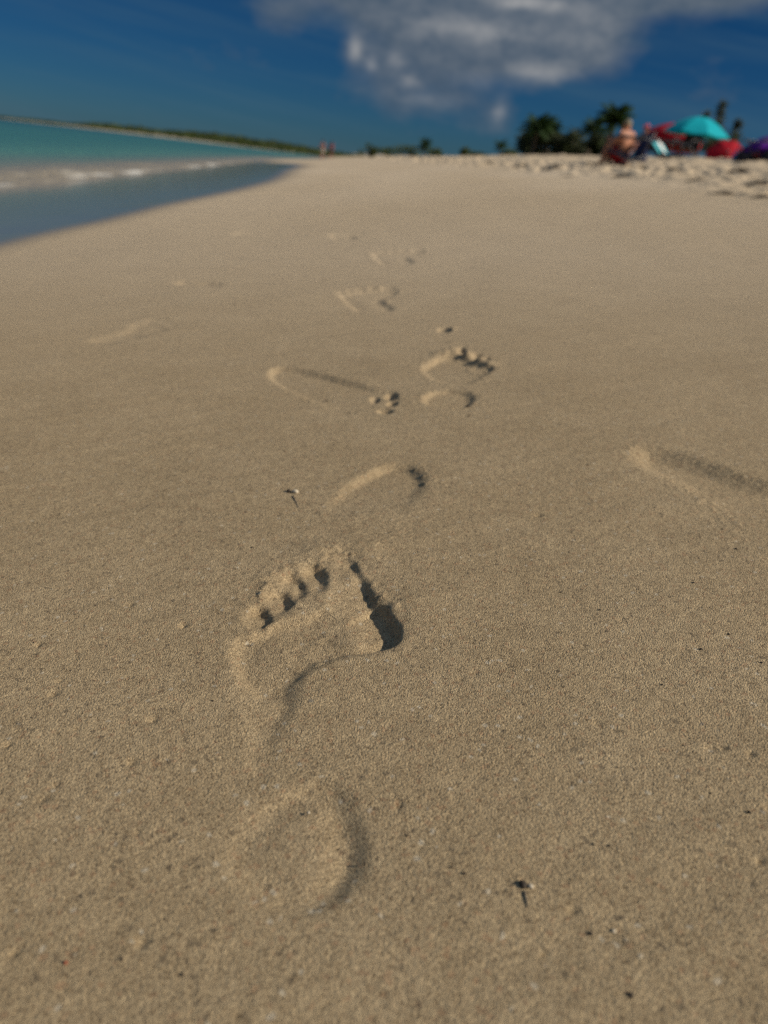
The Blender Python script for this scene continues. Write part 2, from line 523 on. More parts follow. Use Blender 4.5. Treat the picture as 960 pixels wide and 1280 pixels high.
STEP = .0013
xs = axis(-3500, -.20, .30, 3000, STEP, .016, .0125)
ys = axis(-60, .10, .62, 5000, STEP, .05, .0075)
X, Y = np.meshgrid(xs, ys)
Z = ground_height(X, Y)
nx, ny = len(xs), len(ys)
print('ground grid', nx, ny, nx*ny)
FID = np.zeros(X.shape, np.int16)
near = np.exp(-np.maximum(Y-.8, 0)/1.2)*(np.abs(X) < 3)
crA = vnoise(X*240, Y*240, 41); crB = vnoise(X*120, Y*120, 42)
for fi, ft in enumerate(FOOT):
    allp = np.concatenate([p['poly'] for p in ft['pits']])
    mg = .05
    x0, x1 = allp[:, 0].min()-mg, allp[:, 0].max()+mg
    y0, y1 = allp[:, 1].min()-mg, allp[:, 1].max()+mg
    i0, i1 = np.searchsorted(xs, [x0, x1]); j0, j1 = np.searchsorted(ys, [y0, y1])
    if i1 <= i0+1 or j1 <= j0+1: continue
    sl = (slice(j0, j1), slice(i0, i1))
    x = X[sl]; y = Y[sl]
    dz = np.zeros(x.shape); best = np.full(x.shape, -1.0); rimz = np.zeros(x.shape)
    # a wobble makes the pressed outlines uneven
    wx = .0009*vnoise(x*110, y*110, 50+fi)+.0014*vnoise(x*34, y*34, 80+fi)
    for p in ft['pits']:
        sd = sdf(p['poly'], x, y)
        best = np.maximum(best, sd)
        s2 = sd+wx*min(1.6, p['w']/.0022)
        prof = sst(-p['w'], p['w']*1.5, s2)
        if p['grad']:
            ax, ay = gnd(*p['grad'][:2]); bx, by = gnd(*p['grad'][2:])
            gl = (bx-ax)**2+(by-ay)**2
            prof = prof*np.clip(((x-ax)*(bx-ax)+(y-ay)*(by-ay))/gl, 0, 1.05)
        if p['dome']:
            a, b, k = p['dome']
            prof = prof*(1-k*sst(a, b, sd))
        dz = np.minimum(dz, -p['depth']*prof)
        rimz = np.maximum(rimz, p['rim']*np.exp(-((s2+p['w']*1.4)/p['rw'])**2))
    for _ in range(1):      # damp sand slumps: round off the sharpest edges
        q = dz.copy()
        q[1:-1, 1:-1] = (dz[1:-1, 1:-1]*4+2*(dz[:-2, 1:-1]+dz[2:, 1:-1]+dz[1:-1, :-2]+dz[1:-1, 2:])+dz[:-2, :-2]+dz[2:, 2:]+dz[:-2, 2:]+dz[2:, :-2])/16
        dz = q
    if fi == 0:     # the floor bulges back a little under each pad
        for (a, b, h, r) in ((440, 722, .0022, .0065), (446, 792, .0016, .009), (345, 812, .0012, .011), (322, 774, .0008, .004), (346, 755, .0008, .0045), (364, 735, .0008, .0045), (390, 727, .0007, .004)):
            gx, gy = gnd(a, b)
            dz = dz+h*np.exp(-(((x-gx)/r)**2+((y-gy)/(r*1.3))**2))
    out = sst(.0, -.012, best)
    dz = dz+rimz*sst(0.0, -.0015, dz+.0012)*(.4+1.2*(vnoise(x*60, y*60, 9)+.4))
    # loose crumbs thrown out and fallen in
    band = np.exp(-(np.maximum(-best, 0)/.016)**2)*np.where(best > 0, .18+.82*sst(.003, 0, best), 1)
    crumb = np.maximum(crA[sl]-.12, 0)*.0042+np.maximum(crB[sl]-.16, 0)*.006
    crumb = crumb*(.25+np.clip(vnoise(x*22, y*22, 91+fi)*2.2+.4, 0, 1.2))
    if fi == 0:
            band = band*sst(gnd(330, 900)[1], gnd(330, 800)[1], y)
    dz = dz+crumb*band*ft['crumb']
    if fi == 3:     # the ridge and clods pushed up at the toes of the broken print
        for (a, b, h, r) in ((568, 440, .007, .010), (587, 444, .007, .009), (600, 451, .007, .008), (612, 455, .005, .007), (552, 441, .004, .010), (562, 410, .004, .008), (566, 428, .002, .006)):
            gx, gy = gnd(a, b)
            dz = dz+h*np.exp(-(((x-gx)/(r*1.5))**2+((y-gy)/r)**2))*(.9+.5*crB[sl])
    if fi == 0:     # soft heave of sand pushed up between the toes and ball, and ahead of the toes
        for (a, b, h, r) in ((400, 690, .0022, .016), (455, 690, .0018, .016), (520, 760, .0016, .018), (345, 722, .0012, .012)):
            gx, gy = gnd(a, b)
            dz = dz+h*np.exp(-(((x-gx)/r)**2+((y-gy)/r)**2))*out
    Z[sl] += dz
    hit = best > -.010
    FID[sl] = np.where(hit & (FID[sl] == 0), fi+1, FID[sl])
# fine unevenness of the near sand
Z += near*(.00026*crA+.00016*crB)
# tiny pits (rain and crab pricks)
for k in range(46):
    a, b = gnd(rnd.uniform(-20, 980), rnd.triangular(520, 1279, 1000))
    if -.06 < a < .02 and .17 < b < .45: continue
    r = rnd.uniform(.0009, .0022); h = rnd.uniform(.0008, .0022)
    i0, i1 = np.searchsorted(xs, [a-.01, a+.01]); j0, j1 = np.searchsorted(ys, [b-.01, b+.01])
    Z[j0:j1, i0:i1] -= h*np.exp(-(((X[j0:j1, i0:i1]-a)/r)**2+((Y[j0:j1, i0:i1]-b)/r)**2))

WX = np.interp(Y, XW_Y, XW_X)+.05*vnoise(Y*.8, Y*0+3.3, 61)
WETW = .16+.035*np.maximum(Y, 0)
WET = sst(0, 1, (WX+.42*WETW-X)/WETW)*np.where(Y < 45, 1, 0)
WET = np.maximum(WET, sst(.05, -.02, Z-ZW)*.9)
DRY_FARLIT = np.maximum(trample(X, Y), (sst(.35, 2.2, Y)*.80+sst(2, 9, Y)*.3)*(.9+.5*vnoise(X*.8, Y*.35, 55)))*(1-WET)  # dry trampled sand, plus distance paling painted for fewer visible grain shadows
co = np.stack([X, Y, Z], -1).reshape(-1, 3)
idx = np.arange(nx*ny).reshape(ny, nx)
quads = np.stack([idx[:-1, :-1], idx[:-1, 1:], idx[1:, 1:], idx[1:, :-1]], -1).reshape(-1, 4)
ff = FID.reshape(-1)[quads]
fface = np.where((ff == ff[:, :1]).all(1), ff[:, 0], 0)
gy_, gx_ = np.gradient(Z)
gx_ = gx_/np.gradient(xs)[None, :]; gy_ = gy_/np.gradient(ys)[:, None]
NRM = np.stack([-gx_, -gy_, np.ones_like(Z)], -1).reshape(-1, 3)
NRM /= np.linalg.norm(NRM, axis=1)[:, None]
wetf = WET.reshape(-1); dry_farlitf = DRY_FARLIT.reshape(-1)


def sub_ground(name, sel, center=False):
    q = quads[sel]
    used = np.unique(q)
    rm = np.zeros(len(co), np.int32); rm[used] = np.arange(len(used))
    c = co[used].copy()
    org = np.zeros(3)
    if center:
        org = np.array([c[:, 0].mean(), c[:, 1].mean(), c[:, 2].mean()])
        c = c-org
    o = mesh_np(name, c, rm[q], SAND)
    o.location = org
    fattr(o, 'wet', wetf[used]); fattr(o, 'dry', dry_farlitf[used])
    if center:
        o.data.normals_split_custom_set_from_vertices(NRM[used].tolist())
    return o


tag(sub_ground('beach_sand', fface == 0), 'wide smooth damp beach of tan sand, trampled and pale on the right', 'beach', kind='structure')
for fi, ft in enumerate(FOOT):
    sel = fface == fi+1
    if sel.sum() < 4: continue
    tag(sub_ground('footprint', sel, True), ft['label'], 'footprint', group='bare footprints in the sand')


def gz(x, y):
    return float(ground_height(np.array([float(x)]), np.array([float(y)]))[0])


# ------------------------------------------------------------------ sea
wxs = np.unique(np.concatenate([-np.geomspace(12, 6000, 90), np.arange(-12, -1.0, .05), [0, 3]]))
wys = np.unique(np.concatenate([[-300, -60, -20, -5], np.arange(0, 14, .07), np.arange(14, 30, .16), np.geomspace(30, 9000, 150)]))
WXg, WYg = np.meshgrid(wxs, wys)
line = (ZW-QL*(np.minimum(WYg, 50)+.4*np.clip(WYg-50, 0, 60)))/SL-bay(WYg)
off = line-WXg                                       # metres offshore of the still waterline
amp = .6+.9*vnoise(WYg*.55, WYg*0+.7, 71)+.3*vnoise(WYg*2.1, WYg*0+.2, 72)
ctr = .55+.5*vnoise(WYg*.33, WYg*0+5.1, 73)
fadey = np.clip(1.2-WYg/60, .15, 1)
w1 = np.exp(-((off-ctr)/np.where(off < ctr, .28, .7))**2)*.060*np.clip(amp, .15, 1.6)*fadey
w2 = np.exp(-((off-3.6-.6*ctr)/.8)**2)*.055*fadey
w3 = (.016*vnoise(WXg*1.3, WYg*.6, 74)+.010*vnoise(WXg*3.1, WYg*1.5, 75))*sst(.2, 3, off)*np.clip(1.5-WYg/80, .2, 1)
Zw = ZW+w1+w2+w3+.03*np.exp(-(off/.9)**2)*vnoise(WYg*.5, WYg*0+9, 76)
foam = np.exp(-((off-ctr+.15)/.24)**2)*np.clip(amp*.52, 0, .62)+.52*np.exp(-((off-.10)/.13)**2)*np.clip(.8+vnoise(WYg*1.1, WYg*0+4, 78), .2, 1.2)+.30*np.exp(-((off-3.5-.6*ctr)/.4)**2)*np.clip(vnoise(WYg*.4, WXg*0+2, 77)*2, 0, 1)
foam *= np.clip(1.3-WYg/70, .0, 1)
wi = np.arange(WXg.size).reshape(WXg.shape)
wq = np.stack([wi[:-1, :-1], wi[:-1, 1:], wi[1:, 1:], wi[1:, :-1]], -1).reshape(-1, 4)
sea = mesh_np('sea', np.stack([WXg, WYg, Zw], -1).reshape(-1, 3), wq, WATER)
fattr(sea, 'depth', np.maximum(ZW-ground_base(WXg, WYg), 0).reshape(-1)); fattr(sea, 'foam', foam.reshape(-1))
tag(sea, 'turquoise sea with a small foamy wave reaching the shore', 'sea', kind='structure')

# ------------------------------------------------------------------ leaf materials
def leaf_mat(name, a, b, tr=.25):
    g = N(name)
    inf = g.n('ShaderNodeNewGeometry')
    f = inf.outputs['Random Per Island']
    c = g.ramp(f, [(0, a), (1, b)])
    p = g.n('ShaderNodeBsdfPrincipled', {'Base Color': c, 'Roughness': .6, 'Specular IOR Level': .25})
    t = g.n('ShaderNodeBsdfTranslucent', {'Color': c})
    mx = g.n('ShaderNodeMixShader', {0: tr, 1: p.outputs[0], 2: t.outputs[0]})
    return g.out(mx.outputs[0])


PALM = leaf_mat('palm_frond', (.018, .044, .010), (.045, .078, .018))
SCRUB = leaf_mat('scrub_leaf', (.020, .036, .006), (.066, .082, .014))
BUSH = leaf_mat('bush_leaf', (.018, .030, .008), (.05, .06, .016))
CASU = leaf_mat('needle_leaf', (.022, .034, .016), (.06, .07, .03))
BARK = simple('bark', (.12, .095, .07), .9, .3, 14)
DARKCLUMP = simple('dark_strands', (.040, .028, .016), .85, .3, 30)


def leaves(n, centre, rad, size, squash=1.0, rg=None, flat=False):
    """n separate leaf faces filling lumpy clumps"""
    V = []
    clumps = [Vector((rg.gauss(0, .42), rg.gauss(0, .42), rg.uniform(-.75, .7))) for _ in range(11)]
    for k in range(n):
        c = rg.choice(clumps)
        p = c+Vector((rg.gauss(0, .2), rg.gauss(0, .2), rg.gauss(0, .17)))
        p = Vector((p.x*rad[0], p.y*rad[1], p.z*rad[2]))+Vector(centre)
        d = Vector((rg.gauss(0, 1), rg.gauss(0, 1), rg.gauss(.2, .6))).normalized()
        w = d.orthogonal().normalized()*size*.35*rg.uniform(.7, 1.3)
        L = d*size*rg.uniform(.7, 1.4)
        V += [p, p+L*.5+w, p+L, p+L*.5-w]
    q = np.arange(len(V)).reshape(-1, 4)
    return np.array([tuple(v) for v in V]), q


def bush(px, D, wpx, top, bottom, label, mat, n=650, name='bush', cat='bush', group=None, stems=5, size=None, seed=0):
    rg = random.Random(seed+int(px*3+D))
    b = at(px, bottom, D); t = at(px, top, D)
    z0 = gz(b.x, b.y)
    H = t.z-z0
    W = wpx/F*D*1.1*.5
    root = empty(name, (b.x, b.y, z0), label=label, cat=cat, group=group)
    mb = MB()
    for k in range(stems):
        a = rg.uniform(0, 6.28)
        mb.tube([(0, 0, -.05), (math.cos(a)*W*.3, math.sin(a)*W*.3, H*.35), (math.cos(a)*W*.6, math.sin(a)*W*.6, H*.7)], [.03*H, .02*H, .008*H], 5)
    mb.build('stem', BARK, root)
    v, q = leaves(n, (0, 0, H*.50), (W*.95, W*.95, H*.50), size or H*.13, rg=rg)
    v[:, 2] = np.clip(v[:, 2], .01, H*1.08)
    mesh_np('foliage', v, q, mat, root, smooth=False)
    return root


def palm(px, D, top, bottom, label, lean=0.0, nf=20, crown=.55, group='palms behind the beach', seed=0):
    rg = random.Random(seed+int(px))
    b = at(px, bottom, D); t = at(px, top, D)
    z0 = gz(b.x, b.y)
    H = t.z-z0
    root = empty('palm_tree', (b.x, b.y, z0), label=label, cat='palm tree', group=group)
    th = H*(1-crown*.42)
    pts = [(lean*(k/8)**1.6, 0, -.1+(th+.1)*k/8) for k in range(9)]
    MB().tube(pts, [.13-.006*k for k in range(9)], 8).build('trunk', BARK, root)
    L = H*crown
    V = []
    for k in range(nf):
        az = k*2.399+rg.uniform(-.3, .3)
        el = R(82)-R(95)*(k/nf)+rg.uniform(-.12, .12)
        ln = L*rg.uniform(.8, 1.1)
        p = Vector((lean, 0, th))
        ns = 13
        prev = p
        for i in range(ns):
            e = el-R(75)*(i/ns)**1.4
            d = Vector((math.cos(az)*math.cos(e), math.sin(az)*math.cos(e), math.sin(e)))
            side = Vector((-math.sin(az), math.cos(az), 0))
            nxt = prev+d*ln/ns
            w = ln*.018*(1-i/ns*.7)
            V += [prev-side*w, prev+side*w, nxt+side*w, nxt-side*w]
            lf = ln*.30*math.sin(math.pi*(.12+.83*i/ns))
            for s_ in (-1, 1):
                for hh in (0, .5):
                    q0 = prev+d*ln/ns*hh
                    dirn = (side*s_*1.0+d*.55+Vector((0, 0, -.45-rg.uniform(0, .4)))).normalized()
                    ww = d*ln/ns*.36
                    V += [q0-ww, q0+ww, q0+dirn*lf+ww*.2, q0+dirn*lf-ww*.2]
            prev = nxt
    v = np.array([tuple(a) for a in V])
    mesh_np('crown', v, np.arange(len(v)).reshape(-1, 4), PALM, root, smooth=False)
    return root


def casuarina(px, D, wpx, top, bottom, label, seed=0):
    rg = random.Random(seed+int(px))
    b = at(px, bottom, D); t = at(px, top, D)
    z0 = gz(b.x, b.y)
    H = t.z-z0; W = wpx/F*D*1.1*.5
    root = empty('casuarina_tree', (b.x, b.y, z0), label=label, cat='tree', group='feathery trees behind the parasols')
    mb = MB().tube([(0, 0, -.1), (.02*H, 0, H*.5), (0, .01*H, H*.97)], [.03*H, .018*H, .004*H], 6)
    V = []
    for k in range(60):
        h = rg.uniform(.12, .97)
        a = rg.uniform(0, 6.28)
        ln = W*(1.25-1.0*h)*rg.uniform(.6, 1.3)
        p = Vector((.01*H, 0, h*H))
        e = p+Vector((math.cos(a)*ln, math.sin(a)*ln, ln*rg.uniform(.3, .9)))
        mb.tube([p, e], [.006*H, .002*H], 4)
        for i in range(16):
            q = p.lerp(e, rg.uniform(.2, 1.05))
            d = Vector((rg.gauss(0, .6), rg.gauss(0, .6), rg.gauss(.4, .8))).normalized()
            w = d.orthogonal().normalized()*.012*H
            L = d*H*.085*rg.uniform(.6, 1.3)
            V += [q-w, q+w, q+L+w*.2, q+L-w*.2]
    mb.build('trunk', BARK, root)
    v = np.array([tuple(a) for a in V])
    mesh_np('crown', v, np.arange(len(v)).reshape(-1, 4), CASU, root, smooth=False)


# palms and shrubs along the back of the beach
palm(664, 58, 149, 200, 'spreading palm at the left end of the dark palm clump', .15, 36, .62, seed=1)
palm(682, 60, 157, 200, 'short palm second from the left in the clump', -.1, 34, .62, seed=2)
palm(733, 55, 153, 200, 'narrow palm standing left of the tallest palm', .05, 30, .55, seed=3)
palm(757, 50, 136, 200, 'tallest palm, rising just left of the seated person', .1, 34, .56, seed=4)
palm(624, 95, 178, 198, 'small far palm standing alone left of the palm clump', 0, 22, .7, seed=5)
palm(529, 120, 176, 198, 'tiny far palm above the low scrub on the horizon', .1, 20, .7, seed=6)
for px, D, w, tp, lb in ((660, 62, 26, 163, 'dark bush at the foot of the leftmost palm'), (674, 60, 42, 160, 'dense dark bush under the two left palms'),
                         (700, 58, 32, 167, 'rounded dark bush in the gap between the palms'), (721, 57, 30, 160, 'tall dark bush left of the narrow palm'),
                         (744, 52, 26, 165, 'dark bush between the two right palms'), (765, 48, 24, 172, 'yellowish low bush behind the seated person')):
    bush(px, D, w*1.25, tp, 199, lb, SCRUB if D == 48 else BUSH, 1700, group='bushes between the palms')
for px, D, w, tp, lb in ((463, 120, 14, 180, 'rounded green shrub at the left end of the far scrub'), (486, 125, 30, 184, 'low olive shrub in the middle of the far scrub'),
                         (513, 122, 26, 182, 'olive shrub left of the tiny far palm'), (543, 118, 18, 184, 'low shrub right of the tiny far palm'),
                         (578, 120, 11, 184, 'small lone shrub midway along the far beach crest'), (592, 110, 22, 189, 'flat dark shrub left of the small far palm'), (636, 95, 16, 186, 'low shrub beside the small far palm')):
    bush(px, D, w*1.2, tp, 198, lb, SCRUB, 420, group='far shrubs on the beach crest', size=.32)
casuarina(884, 36, 15, 126, 204, 'tallest feathery tree poking up behind the turquoise parasol', 1)
casuarina(868, 38, 13, 138, 204, 'smaller feathery tree left of the tallest one behind the turquoise parasol', 2)
casuarina(909, 34, 17, 148, 204, 'feathery tree at the right edge of the turquoise parasol', 3)
bush(886, 31, 40, 172, 204, 'dark olive bush in the shade below the turquoise parasol', BUSH, 1100, name='bush', stems=7)
bush(903, 33, 24, 166, 204, 'olive bush right of the shaded one, behind the tipped red parasol', SCRUB, 600)

# ------------------------------------------------------------------ headland
def headland():
    # ridge line seen from px 455 (near end) to px -60 (far end)
    pts = [(455, 190), (430, 200), (400, 215), (370, 235), (330, 270), (280, 330), (220, 420), (150, 560), (90, 720), (20, 950), (-60, 1150), (-140, 1300)]
    P = []
    for px, D in pts:
        d = ray(px, 148+.11*px)
        P.append((D*d[0]/d[1], D))
    P = np.array(P)
    t = np.linspace(0, len(P)-1, 260)
    cx = np.interp(t, np.arange(len(P)), P[:, 0]); cy = np.interp(t, np.arange(len(P)), P[:, 1])
    hs = np.interp(t, np.arange(len(P)), [.6, .8, 1.2, 1.9, 3.0, 4.2, 5.0, 5.2, 4.6, 3.2, 2.6, 2.6])
    dx = np.gradient(cx); dy = np.gradient(cy); l = np.hypot(dx, dy); nxn = -dy/l; nyn = dx/l
    us = np.linspace(-1, 1, 15)
    wid = 16+.03*cy
    co_ = []
    for i in range(len(t)):
        for u in us:
            h = ZW-.6+(1.05+.16*hs[i])*max(0, 1-abs(u)**2)
            co_.append((cx[i]+nxn[i]*u*wid[i], cy[i]+nyn[i]*u*wid[i], h))
    ii = np.arange(len(co_)).reshape(len(t), len(us))
    q = np.stack([ii[:-1, :-1], ii[:-1, 1:], ii[1:, 1:], ii[1:, :-1]], -1).reshape(-1, 4)
    o = mesh_np('headland', np.array(co_), q, simple('headland_sand', (.42, .35, .25), .95, .15, .05))
    tag(o, 'low sandy headland running out to sea across the bay', 'headland', kind='structure')
    rg = random.Random(5)
    V = []
    for k in range(15000):
        i = rg.randrange(len(t))
        den = .55+.9*float(vnoise(np.array([i*.11]), np.array([.3]), 7)[0])
        u = rg.uniform(-.62, .62)
        h0 = ZW-.6+(1.05+.16*hs[i])*(1-u*u)
        hh = hs[i]*(1-abs(u)/.75)**.7*np.clip(den, .25, 1.2)*.75
        p = Vector((cx[i]+nxn[i]*u*wid[i]+rg.gauss(0, 1), cy[i]+nyn[i]*u*wid[i]+rg.gauss(0, 1), h0+hh*rg.random()**.6))
        s = (.25+.0012*cy[i])*rg.uniform(.7, 1.5)
        d = Vector((rg.gauss(0, 1), rg.gauss(0, 1), rg.gauss(0, .5))).normalized()
        w = d.orthogonal().normalized()*s*.6
        V += [p-d*s, p+w, p+d*s, p-w]
    v = np.array([tuple(a) for a in V])
    o = mesh_np('headland_scrub', v, np.arange(len(v)).reshape(-1, 4), SCRUB, smooth=False)
    tag(o, 'green scrub covering the low headland across the bay', 'scrub', kind='stuff')


headland()

# ------------------------------------------------------------------ dark stringy clumps on the trampled sand
wg = random.Random(77)
spots = [(900, 243, 1.0), (938, 232, 1.2), (870, 226, .8), (780, 221, .9), (800, 208, .8), (690, 210, .7), (650, 207, .6), (740, 206, .7), (920, 214, 1.0), (952, 247, .8), (710, 221, .6), (845, 212, .7), (610, 203, .6)]
pl = ['by the lower right of the trampled sand', 'below the purple parasol', 'on the trampled slope below the tipped red parasol', 'on the middle of the trampled slope', 'on the crest below the blue bag', 'left of centre on the trampled crest', 'below the leftmost palm',
      'on the crest below the tallest palm', 'in front of the purple parasol', 'at the right edge of the sand', 'at the lower rim of the trampled sand, farthest left there', 'below the shaded chair', 'farthest along the trampled crest']
for (px, py, s), lb in zip(spots, pl):
    d = ray(px, py); t = .5
    while HC+t*d[2] > gz(t*d[0], t*d[1]) and t < 60: t += .05
    x, y = t*d[0], t*d[1]
    W = 11*s/F*y*1.1
    mb = MB().ball((0, 0, 0), W*.9, 3, (1.5, .8, .10), jit=.10)
    for v in mb.bm.verts:
        v.co.z += gz(x+v.co.x, y+v.co.y)-gz(x, y)
    for k in range(34):
        a = wg.uniform(0, 6.28); r = W*min(.7, abs(wg.gauss(0, .4))); cx, cy = math.cos(a)*r*1.5, math.sin(a)*r*.8
        ang = wg.uniform(0, 6.28); ln = W*wg.uniform(.3, .8); pp = []
        for i in range(4):
            xx = cx+math.cos(ang)*ln*i/3; yy = cy+math.sin(ang)*ln*i/3; ang += wg.uniform(-.5, .5)
            pp.append((xx, yy, gz(x+xx, y+yy)-gz(x, y)+.012*W+.05*W*i*wg.random()))
        mb.tube(pp, .012*W*3, 4)
    o = mb.build('dark_clump', DARKCLUMP, loc=(x, y, gz(x, y)))
    tag(o, 'dark stringy clump '+lb, 'seaweed', group='dark clumps on the trampled sand')

# ------------------------------------------------------------------ parasols
METAL = simple('pale_metal', (.62, .62, .60), .35, .05, 5, .6)
DARKM = simple('dark_metal', (.05, .05, .055), .4, .1, 5, .5)
TEAL = simple('turquoise_cloth', (.004, .44, .50), .75, .07, 6, .2, trans=.12)
RED = simple('red_cloth', (.48, .010, .022), .75, .08, 6, .2, trans=.22)
PURP = simple('purple_cloth', (.15, .012, .30), .75, .08, 6, .2, trans=.15)
NAVY = simple('navy_cloth', (.010, .020, .085), .8, .15, 20, .2)
CYAN = simple('cyan_towel', (.10, .46, .50), .95, .08, 60, .1)
WHITE = simple('white_towel', (.78, .77, .72), .95, .05, 60, .1)
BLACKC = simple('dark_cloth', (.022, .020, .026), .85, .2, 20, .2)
BLUE = simple('blue_plastic', (.02, .13, .34), .45, .08, 9, .4)
REDC = simple('red_sling', (.36, .015, .02), .8, .1, 20, .2)


def parasol(name, base, Rr, rise, zrim, tilt, mat, label, group='parasols on the beach crest', ng=8, lean_pole=False, valance=.10):
    """base: foot of the pole; tilt: (about x, about y) of the canopy; zrim: height of the canopy centre's rim plane"""
    root = empty(name, base, label=label, cat='parasol', group=group)
    Q = Matrix.Rotation(tilt[1], 3, 'Y') @ Matrix.Rotation(tilt[0], 3, 'X')
    hub = Vector((0, 0, zrim))
    T = lambda p: Q @ Vector(p)+(hub if not lean_pole else Q @ hub)
    rows = []
    for j in range(7):
        f = j/6
        row = []
        for k in range(ng*4+1):
            a = 2*math.pi*k/(ng*4)
            sag = 1-.05*f*math.sin((k % 4)/4*math.pi)
            r = Rr*f*sag
            zz = rise*(1-f**1.8)-.03*Rr*f*math.sin((k % 4)/4*math.pi)
            row.append(T((r*math.cos(a)+1e-4*math.cos(a), r*math.sin(a)+1e-4*math.sin(a), zz)))
        rows.append(row)
    cano = MB().sheet(rows, .006).build('canopy', mat, root, smooth=False)
    if valance:
        rv = []
        for j in range(3):
            row = []
            for k in range(ng*4+1):
                a = 2*math.pi*k/(ng*4)
                sag = 1-.05*math.sin((k % 4)/4*math.pi)
                fl = 1+.02*math.sin(a*9)*j
                row.append(T((Rr*sag*1.004*fl*math.cos(a), Rr*sag*1.004*fl*math.sin(a), -valance*j/2-.03*Rr*math.sin((k % 4)/4*math.pi)-.002)))
            rv.append(row)
        MB().sheet(rv, .004).build('valance', mat, cano)
    top = T((0, 0, rise))
    if lean_pole:
        foot = Q @ Vector((0, 0, -.25))
        MB().tube([foot, T((0, 0, rise+.04))], .017, 8).build('pole', METAL, root)
    else:
        MB().tube([(0, 0, -.3), (0, 0, zrim*.97), top+Vector((0, 0, .0))], .018, 8).build('pole', METAL, root)
    MB().ball(T((0, 0, rise+.05)), .03, 2, (1, 1, 1.5)).build('finial', DARKM, root)
    for k in range(ng):
        a = 2*math.pi*k/ng
        pts = [T((Rr*f*math.cos(a), Rr*f*math.sin(a), rise*(1-f**1.8)-.014)) for f in (.03, .35, .7, .985)]
        rb = MB().tube(pts, .005, 5).build('rib', DARKM, root)
        MB().tube([T((.02*math.cos(a), .02*math.sin(a), rise*.35)), T((Rr*.5*math.cos(a), Rr*.5*math.sin(a), rise*(1-.5**1.8)-.022))], .004, 5).build('strut', DARKM, rb)
    return root


def foot_at(px, D):
    d = ray(px, 200)
    x = D*d[0]/d[1]
    return Vector((x, D, gz(x, D)))


b = foot_at(863, 26)
parasol('parasol', b, 1.0, .46, at(871, 167, 26).z-b.z, (R(2), R(2)), TEAL, 'large turquoise parasol, the highest of the group', valance=.05)
b = foot_at(835, 28.5)
parasol('parasol', b, .98, .46, at(841, 173, 28.5).z-b.z, (R(-6), R(7)), RED, 'bright red parasol partly hidden behind the turquoise one', valance=.22)
b = foot_at(907, 19)
parasol('parasol', b+Vector((.05, .25, -.06)), .45, .19, .22, (R(58), R(-24)), RED, 'red parasol tipped over with its canopy resting on the sand', lean_pole=True, valance=.03)
b = foot_at(961, 14.6)
parasol('parasol', b, .52, .23, at(957, 187, 14.6).z-b.z, (R(-3), R(-3)), PURP, 'low purple parasol cut off by the right edge of the photo', valance=.06)


# ------------------------------------------------------------------ beach chairs and bags
def beach_chair(loc, rz, label, cloth, frame=METAL, seat_h=.22, w=.52, back=.62, lean=R(28), name='beach_chair', group='beach chairs by the parasols'):
    root = empty(name, loc, rz, label=label, cat='beach chair', group=group)
    hw = w/2                                     # sits facing +x
    bt = Vector((-.22-back*math.sin(lean), 0, seat_h-.04+back*math.cos(lean)))
    for s in (-1, 1):
        fr = MB()
        fr.tube([(.30, s*hw, -.03), (-.34, s*hw, seat_h+.02)], .013, 8)
        fr.tube([(-.36, s*hw*.97, -.03), (.28, s*hw*.97, seat_h+.04)], .013, 8)
        fr.tube([(-.22, s*hw, seat_h-.04), (bt.x, s*hw, bt.z)], .013, 8)
        fr.tube([(.30, s*hw, seat_h+.04), (.26, s*hw, seat_h+.22), (-.30, s*hw, seat_h+.24)], .013, 8)
        fr.build('side_frame', frame, root)
        MB().box((-.01, s*hw, seat_h+.25), (.46, .045, .022), bev=.006).build('armrest', frame, root)
    MB().tube([(bt.x, -hw, bt.z), (bt.x, hw, bt.z)], .013, 8).build('top_bar', frame, root)
    rows = []
    for i in range(8):
        f = i/7
        rows.append([(.28-.50*f, (j/6-.5)*w*.96, seat_h+.03-.07*f-.035*math.sin(math.pi*f)*math.sin(math.pi*j/6)) for j in range(7)])
    MB().sheet(rows, .006).build('seat', cloth, root)
    rows = []
    for i in range(8):
        f = i/7
        p = Vector((-.22, 0, seat_h-.04)).lerp(bt, f)
        rows.append([(p.x-.03*math.sin(math.pi*f)*math.sin(math.pi*j/6), (j/6-.5)*w*.96, p.z) for j in range(7)])
    MB().sheet(rows, .006).build('backrest', cloth, root)
    return root


def bag(loc, size, mat, label, cat='beach bag', name='beach_bag'):
    root = empty(name, loc, rnd.uniform(-.4, .4), label=label, cat=cat)
    w, d, h = size
    bm = MB().box((0, 0, h/2), (w, d, h), bev=min(size)*.18)
    for v in bm.bm.verts:
        f = v.co.z/h
        v.co.x *= 1.08-.2*f; v.co.y *= 1.08-.35*f
    bm.build('body', mat, root)
    for s in (-1, 1):
        pts = [(w*.28*math.cos(a), s*d*.36, h*.93+h*.42*math.sin(a)) for a in np.linspace(0, math.pi, 9)]
        MB().tube(pts, .010, 6).build('handle', mat, root)
    return root


# ------------------------------------------------------------------ people
SKIN = simple('skin', (.47, .20, .11), .55, .06, 12, .35)
SKIN2 = simple('tanned_skin', (.34, .14, .09), .55, .06, 12, .35)
HAIRG = simple('grey_blond_hair', (.30, .24, .15), .7, .2, 60, .3)
HAIRD = simple('dark_hair', (.03, .022, .016), .6, .2, 60, .3)
EYE = simple('eye', (.03, .025, .02), .3, .05, 8, .5)


